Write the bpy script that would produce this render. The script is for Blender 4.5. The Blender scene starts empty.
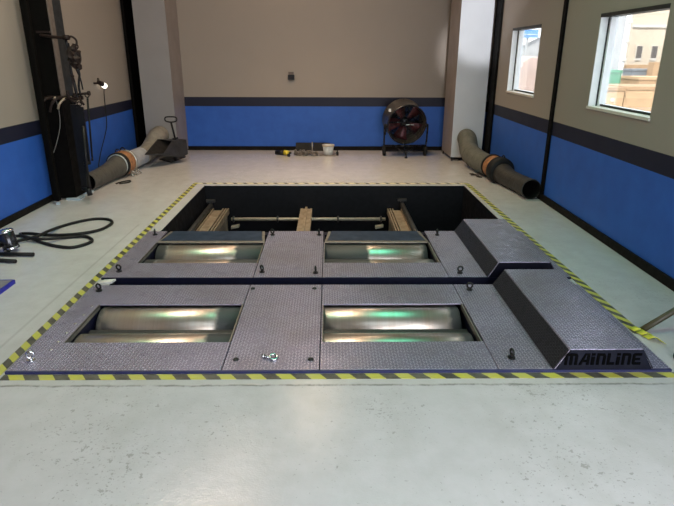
import bpy, bmesh, math, random
from mathutils import Vector, Matrix
random.seed(7)
S = bpy.context.scene
COL = S.collection
R = math.radians

# ------------------------------------------------------------------ materials
def new_mat(name):
    m = bpy.data.materials.new(name); m.use_nodes = True
    nt = m.node_tree
    b = nt.nodes['Principled BSDF']
    return m, nt, b

class NT:
    """small wrapper that makes node wiring short"""
    def __init__(s, nt): s.nt = nt
    def n(s, t, **kw):
        o = s.nt.nodes.new(t)
        for k, v in kw.items(): setattr(o, k, v)
        return o
    def put(s, sock, v):
        if v is None: return
        if hasattr(v, 'is_output'): s.nt.links.new(v, sock)
        else: sock.default_value = v
    def m(s, op, a, b=None, c=None, clamp=False):
        o = s.n('ShaderNodeMath', operation=op, use_clamp=clamp)
        s.put(o.inputs[0], a); s.put(o.inputs[1], b); s.put(o.inputs[2], c)
        return o.outputs[0]
    def noise(s, vec, scale, detail=3, rough=.55, dist=0.):
        o = s.n('ShaderNodeTexNoise'); s.put(o.inputs['Vector'], vec)
        o.inputs['Scale'].default_value = scale; o.inputs['Detail'].default_value = detail
        o.inputs['Roughness'].default_value = rough; o.inputs['Distortion'].default_value = dist
        return o.outputs['Fac']
    def mix(s, f, a, b):
        o = s.n('ShaderNodeMix', data_type='RGBA'); s.put(o.inputs[0], f)
        s.put(o.inputs[6], a); s.put(o.inputs[7], b); return o.outputs[2]
    def rng(s, v, a, b, c=0., d=1., smooth=False):
        o = s.n('ShaderNodeMapRange'); o.interpolation_type = 'SMOOTHSTEP' if smooth else 'LINEAR'
        s.put(o.inputs[0], v)
        for i, x in enumerate((a, b, c, d)): s.put(o.inputs[i+1], x)
        return o.outputs[0]
    def pos(s): return s.n('ShaderNodeNewGeometry').outputs['Position']
    def xyz(s, v):
        o = s.n('ShaderNodeSeparateXYZ'); s.put(o.inputs[0], v); return o.outputs
    def vec(s, x, y, z):
        o = s.n('ShaderNodeCombineXYZ')
        for i, q in enumerate((x, y, z)): s.put(o.inputs[i], q)
        return o.outputs[0]
    def bump(s, h, strength, dist):
        o = s.n('ShaderNodeBump'); o.inputs['Strength'].default_value = strength
        o.inputs['Distance'].default_value = dist; s.put(o.inputs['Height'], h); return o.outputs[0]

def c4(c): return (c[0], c[1], c[2], 1.)

def plain(name, col, rough=.5, metal=0., var=.25, scale=18., bump=0., col2=None, spec=.5):
    """base colour broken up by a little noise wear"""
    m, nt, b = new_mat(name); k = NT(nt)
    p = k.pos()
    f = k.noise(p, scale, 4)
    f = k.rng(f, .35, .7)
    c2 = col2 or tuple(x*(1-var) for x in col)
    k.put(b.inputs['Base Color'], k.mix(f, c4(col), c4(c2)))
    b.inputs['Metallic'].default_value = metal; b.inputs['Specular IOR Level'].default_value = spec
    k.put(b.inputs['Roughness'], k.rng(f, 0, 1, max(.05, rough-.06), min(1, rough+.08)))
    if bump: k.put(b.inputs['Normal'], k.bump(k.noise(p, scale*4, 3), bump, .004))
    return m

def emit(name, col, st):
    m, nt, b = new_mat(name)
    b.inputs['Base Color'].default_value = c4(col)
    b.inputs['Emission Color'].default_value = c4(col); b.inputs['Emission Strength'].default_value = st
    return m

def mat_floor():
    m, nt, b = new_mat('painted_concrete'); k = NT(nt); p = k.pos(); x, y, z = k.xyz(p)
    f1 = k.rng(k.noise(p, .9, 5, .6), .3, .7)
    f2 = k.rng(k.noise(p, 7., 6, .6), .2, .85)
    c = k.mix(f1, (.495, .478, .475, 1), (.53, .51, .505, 1))
    c = k.mix(k.m('MULTIPLY', k.rng(f2, .25, .75), .38), c, (.39, .378, .360, 1))
    # chips and scuffs of dark dirt
    gate = k.rng(k.noise(p, 1.3, 3), .40, .62)
    big = k.m('GREATER_THAN', k.noise(p, 24., 3, .6), k.rng(gate, 0., 1., .76, .62))
    small = k.m('GREATER_THAN', k.noise(p, 62., 3, .65), k.rng(gate, 0., 1., .70, .61))
    chip = k.m('MAXIMUM', big, small)
    c = k.mix(k.m('MULTIPLY', chip, .6), c, (.15, .145, .125, 1))
    smear = k.rng(k.noise(k.vec(k.m('MULTIPLY', x, 3.), y, z), 1.6, 5, .65), .5, .8)
    c = k.mix(k.m('MULTIPLY', smear, .30), c, (.34, .33, .29, 1))
    # bare band with a broken edge in front of the tape, old paint line beside the left tape
    w = k.m('MULTIPLY', k.m('SUBTRACT', k.noise(k.vec(x, 0., 0.), 3.5, 6, .7), .5), .05)
    yy = k.m('ADD', y, w)
    dl = k.m('ABSOLUTE', k.m('SUBTRACT', yy, 2.40))
    brk = k.rng(k.noise(k.vec(x, 0., 0.), 6., 4, .7), .38, .55)
    line = k.m('MULTIPLY', k.rng(dl, .004, .012, 1., 0.), brk)
    c = k.mix(k.m('MULTIPLY', line, .75), c, (.14, .135, .12, 1))
    nearb = k.m('MULTIPLY', k.m('GREATER_THAN', yy, 2.40), k.m('LESS_THAN', y, 2.6))
    c = k.mix(k.m('MULTIPLY', nearb, k.rng(f2, 0, 1, .15, .55)), c, (.46, .45, .40, 1))
    dx = k.m('ABSOLUTE', k.m('ADD', k.m('ADD', x, 1.845), w))
    l2 = k.m('MULTIPLY', k.rng(dx, .004, .012, 1., 0.), k.m('LESS_THAN', y, 5.2))
    c = k.mix(k.m('MULTIPLY', l2, .32), c, (.25, .25, .22, 1))
    k.put(b.inputs['Base Color'], c)
    k.put(b.inputs['Roughness'], k.m('ADD', k.rng(k.noise(p, 1.4, 2, .5), .25, .75, .13, .20), k.m('MULTIPLY', chip, .3)))
    h = k.m('ADD', k.m('ADD', k.noise(p, 25., 5, .6), k.m('MULTIPLY', k.noise(p, 110., 3, .6), .5)), k.m('MULTIPLY', k.m('ADD', chip, line), -.8))
    k.put(b.inputs['Normal'], k.bump(h, .20, .006))
    return m

def mat_wall():
    m, nt, b = new_mat('banded_wall_paint'); k = NT(nt); p = k.pos(); x, y, z = k.xyz(p)
    n = k.noise(p, 2.5, 4)
    up = k.mix(n, (.285, .25, .208, 1), (.315, .275, .228, 1))
    blue = k.mix(k.rng(k.noise(p, 5., 4), .3, .7), (.023, .093, .385, 1), (.030, .115, .45, 1))
    navy = (.010, .011, .026, 1)
    c = k.mix(k.m('GREATER_THAN', z, .735), blue, navy)
    c = k.mix(k.m('GREATER_THAN', z, .885), c, up)
    k.put(b.inputs['Base Color'], c)
    k.put(b.inputs['Roughness'], k.rng(n, 0, 1, .45, .6)); b.inputs['Specular IOR Level'].default_value = .3
    k.put(b.inputs['Normal'], k.bump(k.noise(p, 60., 3), .06, .004))
    return m

def mat_tread(dark=False):
    m, nt, b = new_mat('shaded_tread_plate' if dark else 'steel_tread_plate'); k = NT(nt); p = k.pos(); x, y, z = k.xyz(p)
    P = .0175
    u = k.m('DIVIDE', k.m('ADD', x, z), P); v = k.m('DIVIDE', y, P)
    fu = k.m('FLOOR', u); fv = k.m('FLOOR', v)
    par = k.m('FLOORED_MODULO', k.m('ADD', fu, fv), 2.)
    lu = k.m('SUBTRACT', k.m('SUBTRACT', u, fu), .5); lv = k.m('SUBTRACT', k.m('SUBTRACT', v, fv), .5)
    a = k.m('ADD', lu, lv); c = k.m('SUBTRACT', lu, lv)
    q = k.m('ADD', k.m('MULTIPLY', a, k.m('SUBTRACT', 1., par)), k.m('MULTIPLY', c, par))
    r = k.m('ADD', k.m('MULTIPLY', c, k.m('SUBTRACT', 1., par)), k.m('MULTIPLY', a, par))
    d = k.m('ADD', k.m('POWER', k.m('DIVIDE', k.m('ABSOLUTE', q), .74), 2.), k.m('POWER', k.m('DIVIDE', k.m('ABSOLUTE', r), .24), 2.))
    bar = k.rng(d, .45, 1.1, 1., 0., True)
    n = k.rng(k.noise(p, 3., 5, .65), .3, .7); n2 = k.rng(k.noise(p, 14., 5, .7), .35, .75)
    base = k.mix(n, (.30, .27, .385, 1), (.35, .315, .42, 1))
    base = k.mix(k.m('MULTIPLY', n2, .5), base, (.13, .12, .14, 1))
    top = k.mix(n, (.78, .73, .90, 1), (.84, .79, .92, 1))
    col = k.mix(k.m('MULTIPLY', bar, .75), base, top)
    grime = k.rng(k.noise(p, 1.6, 5, .65), .42, .72); col = k.mix(k.m('MULTIPLY', grime, .45), col, (.20, .17, .14, 1))
    blot = k.m('GREATER_THAN', k.noise(p, 30., 3, .6), .70); col = k.mix(k.m('MULTIPLY', blot, .5), col, (.06, .055, .055, 1))
    if dark: col = k.mix(bar, (.012, .012, .016, 1), (.045, .045, .052, 1))  # darkened copy with shade put into the colour
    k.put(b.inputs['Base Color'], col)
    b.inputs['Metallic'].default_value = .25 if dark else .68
    k.put(b.inputs['Roughness'], k.m('SUBTRACT', k.rng(n2, 0, 1, .36, .50), k.m('MULTIPLY', bar, .12)))
    k.put(b.inputs['Normal'], k.bump(bar, .9, .0035))
    return m

def mat_tape(axis, slant, period=.13, duty=.5, fade=0., ye=(.48, .45, .055)):
    m, nt, b = new_mat('hazard_tape_print'); k = NT(nt); p = k.pos(); x, y, z = k.xyz(p)
    along, across = (x, y) if axis == 'x' else (y, x)
    t = k.m('DIVIDE', k.m('ADD', along, k.m('MULTIPLY', across, slant)), period)
    fr = k.m('FRACT', t)
    n = k.noise(p, 40., 4, .7); n2 = k.rng(k.noise(p, 9., 4, .7), .40, .72)
    blk = k.m('LESS_THAN', k.m('ADD', fr, k.m('MULTIPLY', k.m('SUBTRACT', n, .5), .12)), duty)
    yel = k.mix(k.m('MULTIPLY', n2, .5+fade), c4(ye), (.42, .39, .20, 1))
    bk = k.mix(k.m('MULTIPLY', n2, .55+fade), (.055, .050, .038, 1), (.20, .185, .13, 1))
    k.put(b.inputs['Base Color'], k.mix(blk, yel, bk)); b.inputs['Roughness'].default_value = .45
    return m

def mat_roller(a, bb):
    """polished for x from a to bb, dull and dark beyond"""
    m, nt, b = new_mat('polished_roller_steel'); k = NT(nt); p = k.pos(); x, y, z = k.xyz(p)
    sx = k.vec(x, 0., 0.)
    w = k.m('MULTIPLY', k.m('SUBTRACT', k.noise(p, 18., 3), .5), .05)
    xx = k.m('ADD', x, w)
    mask = k.m('MULTIPLY', k.rng(xx, a-.015, a+.025, 0., 1., True), k.rng(xx, bb-.03, bb+.02, 1., 0., True))
    st = k.rng(k.noise(sx, 45., 5, .7), .3, .7); st2 = k.rng(k.noise(sx, 9., 3), .35, .65)
    g = k.noise(p, 120., 3)
    c = k.mix(st, (.62, .57, .52, 1), (.46, .42, .37, 1)); c = k.mix(k.m('MULTIPLY', st2, .55), c, (.50, .36, .26, 1))
    dull = k.mix(g, (.035, .037, .04, 1), (.06, .057, .053, 1))
    k.put(b.inputs['Base Color'], k.mix(mask, dull, c)); k.put(b.inputs['Metallic'], k.rng(mask, 0, 1, .1, .92))
    k.put(b.inputs['Roughness'], k.rng(mask, 0, 1, .55, k.rng(st, 0, 1, .27, .38)))
    return m

def mat_hose(name, c1, c2, axis_scale=28.):
    """cloth duct hose: wrinkled, patchy"""
    m, nt, b = new_mat(name); k = NT(nt); p = k.pos()
    f = k.rng(k.noise(p, 9., 5, .65), .3, .7)
    k.put(b.inputs['Base Color'], k.mix(f, c4(c1), c4(c2))); b.inputs['Roughness'].default_value = .62
    k.put(b.inputs['Normal'], k.bump(k.noise(p, axis_scale, 4), .5, .02))
    return m

def mat_glass():
    m, nt, b = new_mat('window_glass'); k = NT(nt)
    out = nt.nodes['Material Output']; nt.nodes.remove(b)
    t = k.n('ShaderNodeBsdfTransparent'); g = k.n('ShaderNodeBsdfGlossy')
    g.inputs['Roughness'].default_value = .02
    fr = k.n('ShaderNodeFresnel'); fr.inputs['IOR'].default_value = 1.45
    mx = k.n('ShaderNodeMixShader'); k.put(mx.inputs[0], k.m('MULTIPLY', fr.outputs[0], .6))
    nt.links.new(t.outputs[0], mx.inputs[1]); nt.links.new(g.outputs[0], mx.inputs[2])
    nt.links.new(mx.outputs[0], out.inputs[0]); return m

M = dict(
    floor=mat_floor(), wall=mat_wall(), tread=mat_tread(), tread_shaded=mat_tread(True), glass=mat_glass(),
    ceiling=plain('ceiling_sheet', (.16, .15, .14), .6),
    front_wall=plain('front_wall_paint', (.14, .13, .12), .6),
    base=plain('baseboard_black', (.008, .0062, .005), .6, spec=.1),
    black_post=plain('black_steel_post', (.004, .0035, .003), .65, spec=.06),
    black=plain('black_paint', (.007, .007, .008), .42, spec=.25),
    rubber=plain('black_rubber', (.009, .0085, .008), .6, spec=.25),
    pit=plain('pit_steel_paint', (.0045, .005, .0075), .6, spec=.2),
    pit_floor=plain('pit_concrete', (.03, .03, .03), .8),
    navy=plain('navy_frame_paint', (.006, .007, .022), .45, .1, spec=.25),
    hump_navy=plain('navy_cover_paint', (.004, .0045, .013), .5, spec=.2),
    letter=plain('matte_black_letter', (.0012, .0012, .0015), .8, spec=.05),
    lip=plain('blue_lip_paint', (.03, .033, .105), .42, .2),
    flap=plain('dark_blue_plate', (.022, .045, .085), .4, .3, .35, 8., spec=.4),
    trim_steel=plain('bare_edge_steel', (.30, .27, .23), .45, .7),
    bolt_black=plain('blackened_bolt', (.02, .02, .018), .4, .5),
    chrome=plain('bright_plated_steel', (.62, .62, .62), .22, 1., .2),
    rail=plain('oiled_rail_steel', (.42, .33, .24), .45, .5, .4, 12.),
    shaft=plain('pale_shaft_steel', (.55, .48, .39), .45, .35),
    tube=plain('dark_tube', (.055, .055, .055), .4, .4),
    duct=plain('duct_pale_paint', (.52, .55, .57), .45, 0., .06, 3.),
    duct_shaded=plain('duct_shaded_tone', (.26, .25, .24), .5, 0., .06, 3.),  # left duct's front, darkened for the weaker light falling on it
    duct_side=plain('duct_side_tone', (.25, .215, .195), .5, 0., .06, 3.),  # browner, darker tone on the side panels
    hose_black=mat_hose('black_cloth_hose', (.016, .0145, .012), (.034, .03, .025)),
    hose_grey=mat_hose('grey_cloth_hose', (.085, .077, .063), (.05, .046, .038)),
    hose_green=mat_hose('grey_green_hose', (.19, .20, .165), (.12, .13, .105)),
    hose_olive=mat_hose('olive_duct_hose', (.105, .10, .075), (.06, .058, .045)),
    hose_tan=mat_hose('tan_metal_duct', (.27, .245, .20), (.175, .16, .13)),
    hose_moss=mat_hose('moss_grey_duct', (.135, .137, .11), (.085, .085, .068)),
    hose_white=mat_hose('white_duct', (.44, .45, .47), (.33, .34, .36)),
    orange=plain('rusty_orange_shell', (.38, .17, .07), .6, 0., .45, 22., .2),
    galv=plain('galvanised_steel', (.42, .40, .35), .38, .75),
    pale_rim=plain('pale_rim_metal', (.50, .54, .52), .4, .5),
    fan_black=plain('fan_gloss_black', (.006, .007, .010), .3, spec=.35),
    fan_inner=plain('fan_inner_shell', (.16, .135, .105), .45, .4),
    fan_blade=plain('fan_blade_red', (.12, .028, .034), .4, .3),
    plastic_white=plain('white_plastic', (.62, .64, .62), .45),
    pot_rim=plain('cream_pot_rim', (.55, .47, .36), .5),
    yellow=plain('yellow_plastic', (.72, .58, .05), .42),
    dirty_steel=plain('dirty_chain_steel', (.24, .21, .18), .5, .5),
    frame_white=plain('window_frame_white', (.80, .81, .82), .4, 0., .05),
    sill_cream=plain('window_sill_cream', (.66, .61, .52), .5, 0., .1),
    gasket=plain('black_gasket', (.012, .012, .012), .5),
    colbrown=plain('brown_conduit', (.15, .12, .10), .5, spec=.3),
    colblue=plain('blue_grey_steel', (.020, .024, .028), .45, .2, spec=.3),
    pale_blue=plain('pale_blue_foot', (.38, .46, .52), .5),
    rust_block=plain('rusty_dark_block', (.020, .010, .008), .6, .1, .5, 30., .3, spec=.3),
    pole=plain('olive_bar_paint', (.050, .042, .016), .45),
    tape_yellow=plain('torn_yellow_tape', (.62, .62, .06), .45, 0., .35),
    plate_blue=plain('bright_blue_edge', (.012, .012, .30), .45),
    plate_top=plain('grey_plate_top', (.26, .24, .25), .5, .3),
    bulb=emit('lit_bulb', (1., .93, .8), 2.2),
    paper=plain('off_white_rag', (.6, .58, .55), .8),
    facade=plain('cream_render', (0.499, 0.432, 0.346), .8, 0., .08, 1.),
    facade_trim=plain('facade_pale_trim', (0.576, 0.557, 0.518), .7),
    win_dark=plain('far_window_dark', (0.078, 0.072, 0.072), .3),
    grey_clad=plain('grey_cladding', (0.326, 0.336, 0.346), .6, 0., .1, 2.),
    crate=plain('tan_carton', (0.48, 0.326, 0.192), .8, 0., .15, 4.),
    crate2=plain('brown_carton', (0.384, 0.25, 0.144), .8, 0., .2, 4.),
    green=plain('green_plastic', (0.058, 0.24, 0.134), .5),
    slate=plain('blue_grey_bin', (0.163, 0.192, 0.221), .5),
    sign_blue=plain('sign_blue', (0.067, 0.24, 0.595), .4),
    pink=plain('faded_pink_tarp', (.42, .31, .27), .6),
    yard=plain('yard_concrete', (0.346, 0.326, 0.298), .8, 0., .2, 2.),
)

# ------------------------------------------------------------------ mesh helpers
class MB:
    def __init__(s): s.bm = bmesh.new()
    def _f(s, vs, smooth=False):
        try:
            f = s.bm.faces.new(vs); f.smooth = smooth; return f
        except ValueError: return None
    def box(s, x0, x1, y0, y1, z0, z1):
        v = [s.bm.verts.new((x, y, z)) for z in (z0, z1) for y in (y0, y1) for x in (x0, x1)]
        for q in ((0, 2, 3, 1), (4, 5, 7, 6), (0, 1, 5, 4), (2, 6, 7, 3), (0, 4, 6, 2), (1, 3, 7, 5)):
            s._f([v[i] for i in q])
        return s
    def hexa(s, b, t):
        """eight corners: bottom ring b and top ring t, both counter-clockwise from above"""
        vb = [s.bm.verts.new(p) for p in b]; vt = [s.bm.verts.new(p) for p in t]
        n = len(b)
        s._f(vb[::-1]); s._f(vt)
        for i in range(n): s._f([vb[i], vb[(i+1) % n], vt[(i+1) % n], vt[i]])
        return s
    def quad(s, *p):
        s._f([s.bm.verts.new(q) for q in p]); return s
    def ring(s, c, ax, r, n=20, ref=None):
        ax = Vector(ax).normalized()
        u = Vector(ref) if ref else (Vector((0, 0, 1)) if abs(ax.z) < .9 else Vector((1, 0, 0)))
        u = (u - ax*u.dot(ax)).normalized(); w = ax.cross(u)
        return [s.bm.verts.new(Vector(c) + (u*math.cos(2*math.pi*i/n) + w*math.sin(2*math.pi*i/n))*r) for i in range(n)]
    def bridge(s, a, b, smooth=True):
        n = len(a)
        for i in range(n): s._f([a[i], a[(i+1) % n], b[(i+1) % n], b[i]], smooth)
    def cyl(s, p0, p1, r0, r1=None, n=20, caps=True):
        r1 = r0 if r1 is None else r1
        ax = Vector(p1)-Vector(p0)
        a = s.ring(p0, ax, r0, n); b = s.ring(p1, ax, r1, n); s.bridge(a, b)
        if caps: s._f(a[::-1]); s._f(b)
        return s
    def sweep(s, pts, rad, n=16, caps=True, closed=False):
        pts = [Vector(p) for p in pts]; N = len(pts)
        rad = rad if isinstance(rad, (list, tuple)) else [rad]*N
        rings = []; ref = None
        for i in range(N):
            if closed: t = pts[(i+1) % N]-pts[i-1]
            else: t = pts[min(i+1, N-1)]-pts[max(i-1, 0)]
            t.normalize()
            if ref is None: ref = Vector((0, 0, 1)) if abs(t.z) < .9 else Vector((1, 0, 0))
            ref = (ref - t*ref.dot(t)).normalized()
            rings.append(s.ring(pts[i], t, rad[i], n, ref))
        for i in range(N-1): s.bridge(rings[i], rings[i+1])
        if closed: s.bridge(rings[-1], rings[0])
        elif caps: s._f(rings[0][::-1]); s._f(rings[-1])
        return s
    def lathe(s, c, ax, prof, n=24):
        """prof: (distance along axis, radius) pairs"""
        ax = Vector(ax).normalized(); rs = [s.ring(Vector(c)+ax*t, ax, max(r, 1e-4), n) for t, r in prof]
        for a, b in zip(rs, rs[1:]): s.bridge(a, b)
        return s
    def torus(s, c, ax, Rr, r, n=24, k=10):
        ax = Vector(ax).normalized(); u = Vector((0, 0, 1)) if abs(ax.z) < .9 else Vector((1, 0, 0))
        u = (u-ax*u.dot(ax)).normalized(); w = ax.cross(u)
        return s.sweep([Vector(c)+(u*math.cos(2*math.pi*i/n)+w*math.sin(2*math.pi*i/n))*Rr for i in range(n)], r, k, closed=True)
    def prism(s, poly, o, ux, uy, d):
        """polygon (2-D) placed at o with axes ux, uy and pushed along d"""
        o, ux, uy, d = map(Vector, (o, ux, uy, d))
        a = [s.bm.verts.new(o+ux*p[0]+uy*p[1]) for p in poly]; b = [s.bm.verts.new(v.co+d) for v in a]
        n = len(a); s._f(a[::-1]); s._f(b)
        for i in range(n): s._f([a[i], a[(i+1) % n], b[(i+1) % n], b[i]])
        return s
    def blob(s, c, rx, ry, rz, jitter=.15, seg=10):
        r = bmesh.ops.create_icosphere(s.bm, subdivisions=2, radius=1.)
        for v in r['verts']:
            j = 1+random.uniform(-jitter, jitter)
            v.co = Vector(c)+Vector((v.co.x*rx*j, v.co.y*ry*j, v.co.z*rz*j))
        return s
    def build(s, name, mat, parent=None, bevel=0., shade=True):
        bmesh.ops.recalc_face_normals(s.bm, faces=s.bm.faces)
        if parent is not None:
            off = world(parent)
            for v in s.bm.verts: v.co -= off
        me = bpy.data.meshes.new(name); s.bm.to_mesh(me); s.bm.free()
        me.materials.append(mat)
        o = bpy.data.objects.new(name, me); COL.objects.link(o)
        if parent is not None: o.parent = parent
        if bevel:
            b = o.modifiers.new('bevel', 'BEVEL'); b.width = bevel; b.segments = 2; b.limit_method = 'ANGLE'; b.angle_limit = R(40)
        return o

def world(o):
    v = Vector((0, 0, 0))
    while o is not None:
        v += o.location; o = o.parent
    return v

def tag(o, label, cat, group=None):
    o['label'] = label; o['category'] = cat
    if group: o['group'] = group
    return o

def thing(name, label, cat, loc, group=None):
    o = bpy.data.objects.new(name, None); COL.objects.link(o); o.location = loc
    o.empty_display_size = .1
    return tag(o, label, cat, group)

def struct(o): o['kind'] = 'structure'; return o

def spline(pts, per=8, closed=False):
    P = [Vector(p) for p in pts]; n = len(P); out = []
    for i in range(n if closed else n-1):
        if closed: a, b, c, d = P[i-1], P[i], P[(i+1) % n], P[(i+2) % n]
        else: a, b, c, d = P[max(i-1, 0)], P[i], P[i+1], P[min(i+2, n-1)]
        for j in range(per):
            t = j/per
            out.append(.5*((2*b)+(c-a)*t+(2*a-5*b+4*c-d)*t*t+(3*b-a-3*c+d)*t**3))
    if not closed: out.append(P[-1])
    return out

# ------------------------------------------------------------------ the room
XL, XR, YB, YF, ZC = -3.12, 2.43, 9.70, -2.4, 4.5
PX0, PX1, PY0, PY1, PZ = -1.572, 1.708, 2.54, 6.91, -1.25    # the pit

fl = MB()
fl.box(XL-.15, PX0, YF, YB+.15, -.12, 0); fl.box(PX1, XR+.14, YF, YB+.15, -.12, 0)
fl.box(PX0, PX1, YF, PY0, -.12, 0); fl.box(PX0, PX1, PY1, YB+.15, -.12, 0)
struct(fl.build('floor', M['floor']))
pt = MB()
t = .02
e = .004                                                      # steel lining stands proud of the slab edge
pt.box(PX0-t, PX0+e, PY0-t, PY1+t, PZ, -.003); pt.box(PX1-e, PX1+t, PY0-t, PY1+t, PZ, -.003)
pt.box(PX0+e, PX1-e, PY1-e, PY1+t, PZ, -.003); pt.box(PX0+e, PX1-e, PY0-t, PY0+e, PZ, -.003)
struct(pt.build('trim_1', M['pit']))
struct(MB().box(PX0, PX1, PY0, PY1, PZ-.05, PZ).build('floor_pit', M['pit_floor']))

struct(MB().box(XL-.15, XL, YF, YB+.15, 0, ZC).build('wall_left', M['wall']))
struct(MB().box(XL, XR, YB, YB+.15, 0, ZC).build('wall_back', M['wall']))
WINS = [(6.84, 7.88, 1.090, 1.895), (4.29, 5.355, 1.098, 1.908)]
wr = MB(); XO = XR+.14
OY0, OY1, OZ = -2.2, 1.0, 3.5                              # roller door opening beside the camera
ys = [OY1, WINS[1][0], WINS[1][1], WINS[0][0], WINS[0][1], YB+.15]
for i in range(5):
    if i in (1, 3):
        w = WINS[1] if i == 1 else WINS[0]
        wr.box(XR, XO, ys[i], ys[i+1], 0, w[2]); wr.box(XR, XO, ys[i], ys[i+1], w[3], ZC)
    else: wr.box(XR, XO, ys[i], ys[i+1], 0, ZC)
wr.box(XR, XO, YF, OY0, 0, ZC); wr.box(XR, XO, OY0, OY1, OZ, ZC)
struct(wr.build('wall_right', M['wall']))
struct(MB().box(XL-.15, XO, YF, YB+.15, ZC, ZC+.12).build('ceiling', M['ceiling']))
FX0, FX1 = .0, 2.3                                            # main doorway behind the camera
struct(MB().box(XL-.15, FX0, YF-.15, YF, 0, ZC).box(FX1, XO, YF-.15, YF, 0, ZC).box(FX0, FX1, YF-.15, YF, 3.6, ZC).build('wall_front', M['front_wall']))

struct(MB().box(XL, XL+.025, YF, YB, 0, .066).build('baseboard_left', M['base'], bevel=.006))
struct(MB().box(XR-.025, XR, OY1, YB, 0, .075).build('baseboard_right', M['base'], bevel=.006))
struct(MB().box(XL+.025, XR-.025, YB-.02, YB, 0, .068).build('baseboard_back', M['base'], bevel=.006))
# black panel joint strips and corner posts
struct(MB().box(XR-.022, XR, 6.13, 6.215, 0, ZC).build('trim_2', M['black_post'], bevel=.006))
struct(MB().box(2.40, XR, 8.40, 8.66, 0, ZC).build('trim_3', M['black_post'], bevel=.006))
struct(MB().box(XL, XL+.05, 9.12, YB, 0, ZC).build('trim_4', M['black_post'], bevel=.006))
tl = MB().box(XL+.085, XL+.155, 6.00, 6.05, .03, ZC)
tl.box(XL+.125, XL+.160, 5.985, 6.00, .03, ZC)
struct(tl.build('trim_5', M['black_post'], bevel=.004))

# windows: dark shade strip at the top, white jambs and frame, cream sill, one pane each
for i, (y0, y1, z0, z1) in enumerate(WINS):
    w = struct(MB().box(XR+.10, XO, y0+.012, y1-.05, z0+.012, z0+.035).box(XR+.10, XO, y0, y0+.022, z0, z1)
               .box(XR+.10, XO, y0+.022, y1-.05, z1-.022, z1).build('window_%d' % (i+1), M['frame_white']))
    MB().box(XR-.004, XR+.060, y1-.014, y1, z0, z1).box(XR+.072, XO-.005, y1-.050, y1, z0, z1).build('jamb', M['frame_white'], w)
    MB().box(XR+.060, XR+.072, y1-.020, y1, z0, z1).box(XR+.080, XR+.098, y0, y0+.02, z0, z1)\
        .box(XR+.084, XR+.112, y0, y1, z0+.018, z0+.034).build('gasket', M['gasket'], w)
    MB().box(XR-.006, XR+.100, y0, y1, z1-.030, z1).build('head_shade', M['gasket'], w)  # black strip stands for the unlit underside of the opening
    MB().box(XR-.014, XR+.100, y0-.01, y1+.012, z0-.010, z0+.016).build('sill', M['sill_cream'], w, bevel=.003)
    MB().box(XR+.116, XR+.122, y0+.02, y1-.05, z0+.03, z1-.02).build('pane', M['glass'], w)

# ------------------------------------------------------------------ hazard tape
tag(MB().box(-1.735, -1.682, 2.48, 7.06, .0005, .0025).build('hazard_tape', mat_tape('y', 1.0, .125)),
    'yellow and black hazard tape on the floor along the left side of the pit', 'tape')
tag(MB().box(-1.665, 1.80, 2.452, 2.500, .0005, .0025).build('hazard_tape', mat_tape('x', .75, .152)),
    'yellow and black hazard tape on the floor along the near front edge of the deck', 'tape')
tag(MB().box(-1.68, 1.74, 7.005, 7.06, .0005, .0025).build('hazard_tape', mat_tape('x', .6, .13, .36, .0, (.60, .54, .33))),
    'faded hazard tape on the floor behind the far edge of the pit', 'tape')
rt = MB(); rt.hexa([(1.805, 2.93, .0005), (1.865, 2.93, .0005), (1.798, 7.06, .0005), (1.742, 7.06, .0005)],
                   [(1.805, 2.93, .0025), (1.865, 2.93, .0025), (1.798, 7.06, .0025), (1.742, 7.06, .0025)])
tag(rt.build('hazard_tape', mat_tape('y', 1.4, .13)), 'yellow and black hazard tape on the floor along the right side of the pit', 'tape')
cr = MB()
for k, (ox, oy) in enumerate(((.0, 0), (.018, -.05), (.03, -.10))):
    pts = spline([(1.805+ox, 2.99+oy, .004), (1.83+ox, 2.97+oy, .028), (1.855+ox, 2.95+oy, .016), (1.875+ox, 2.93+oy, .004)], 6)
    a = [cr.bm.verts.new(p) for p in pts]; b = [cr.bm.verts.new(p+Vector((.012, -.045, .003))) for p in pts]
    for i in range(len(a)-1): cr._f([a[i], a[i+1], b[i+1], b[i]], True)
o = cr.build('torn_tape', M['tape_yellow']); sm = o.modifiers.new('thick', 'SOLIDIFY'); sm.thickness = .0015
tag(o, 'crumpled torn end of yellow tape beside the lettered cover', 'tape')

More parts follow.
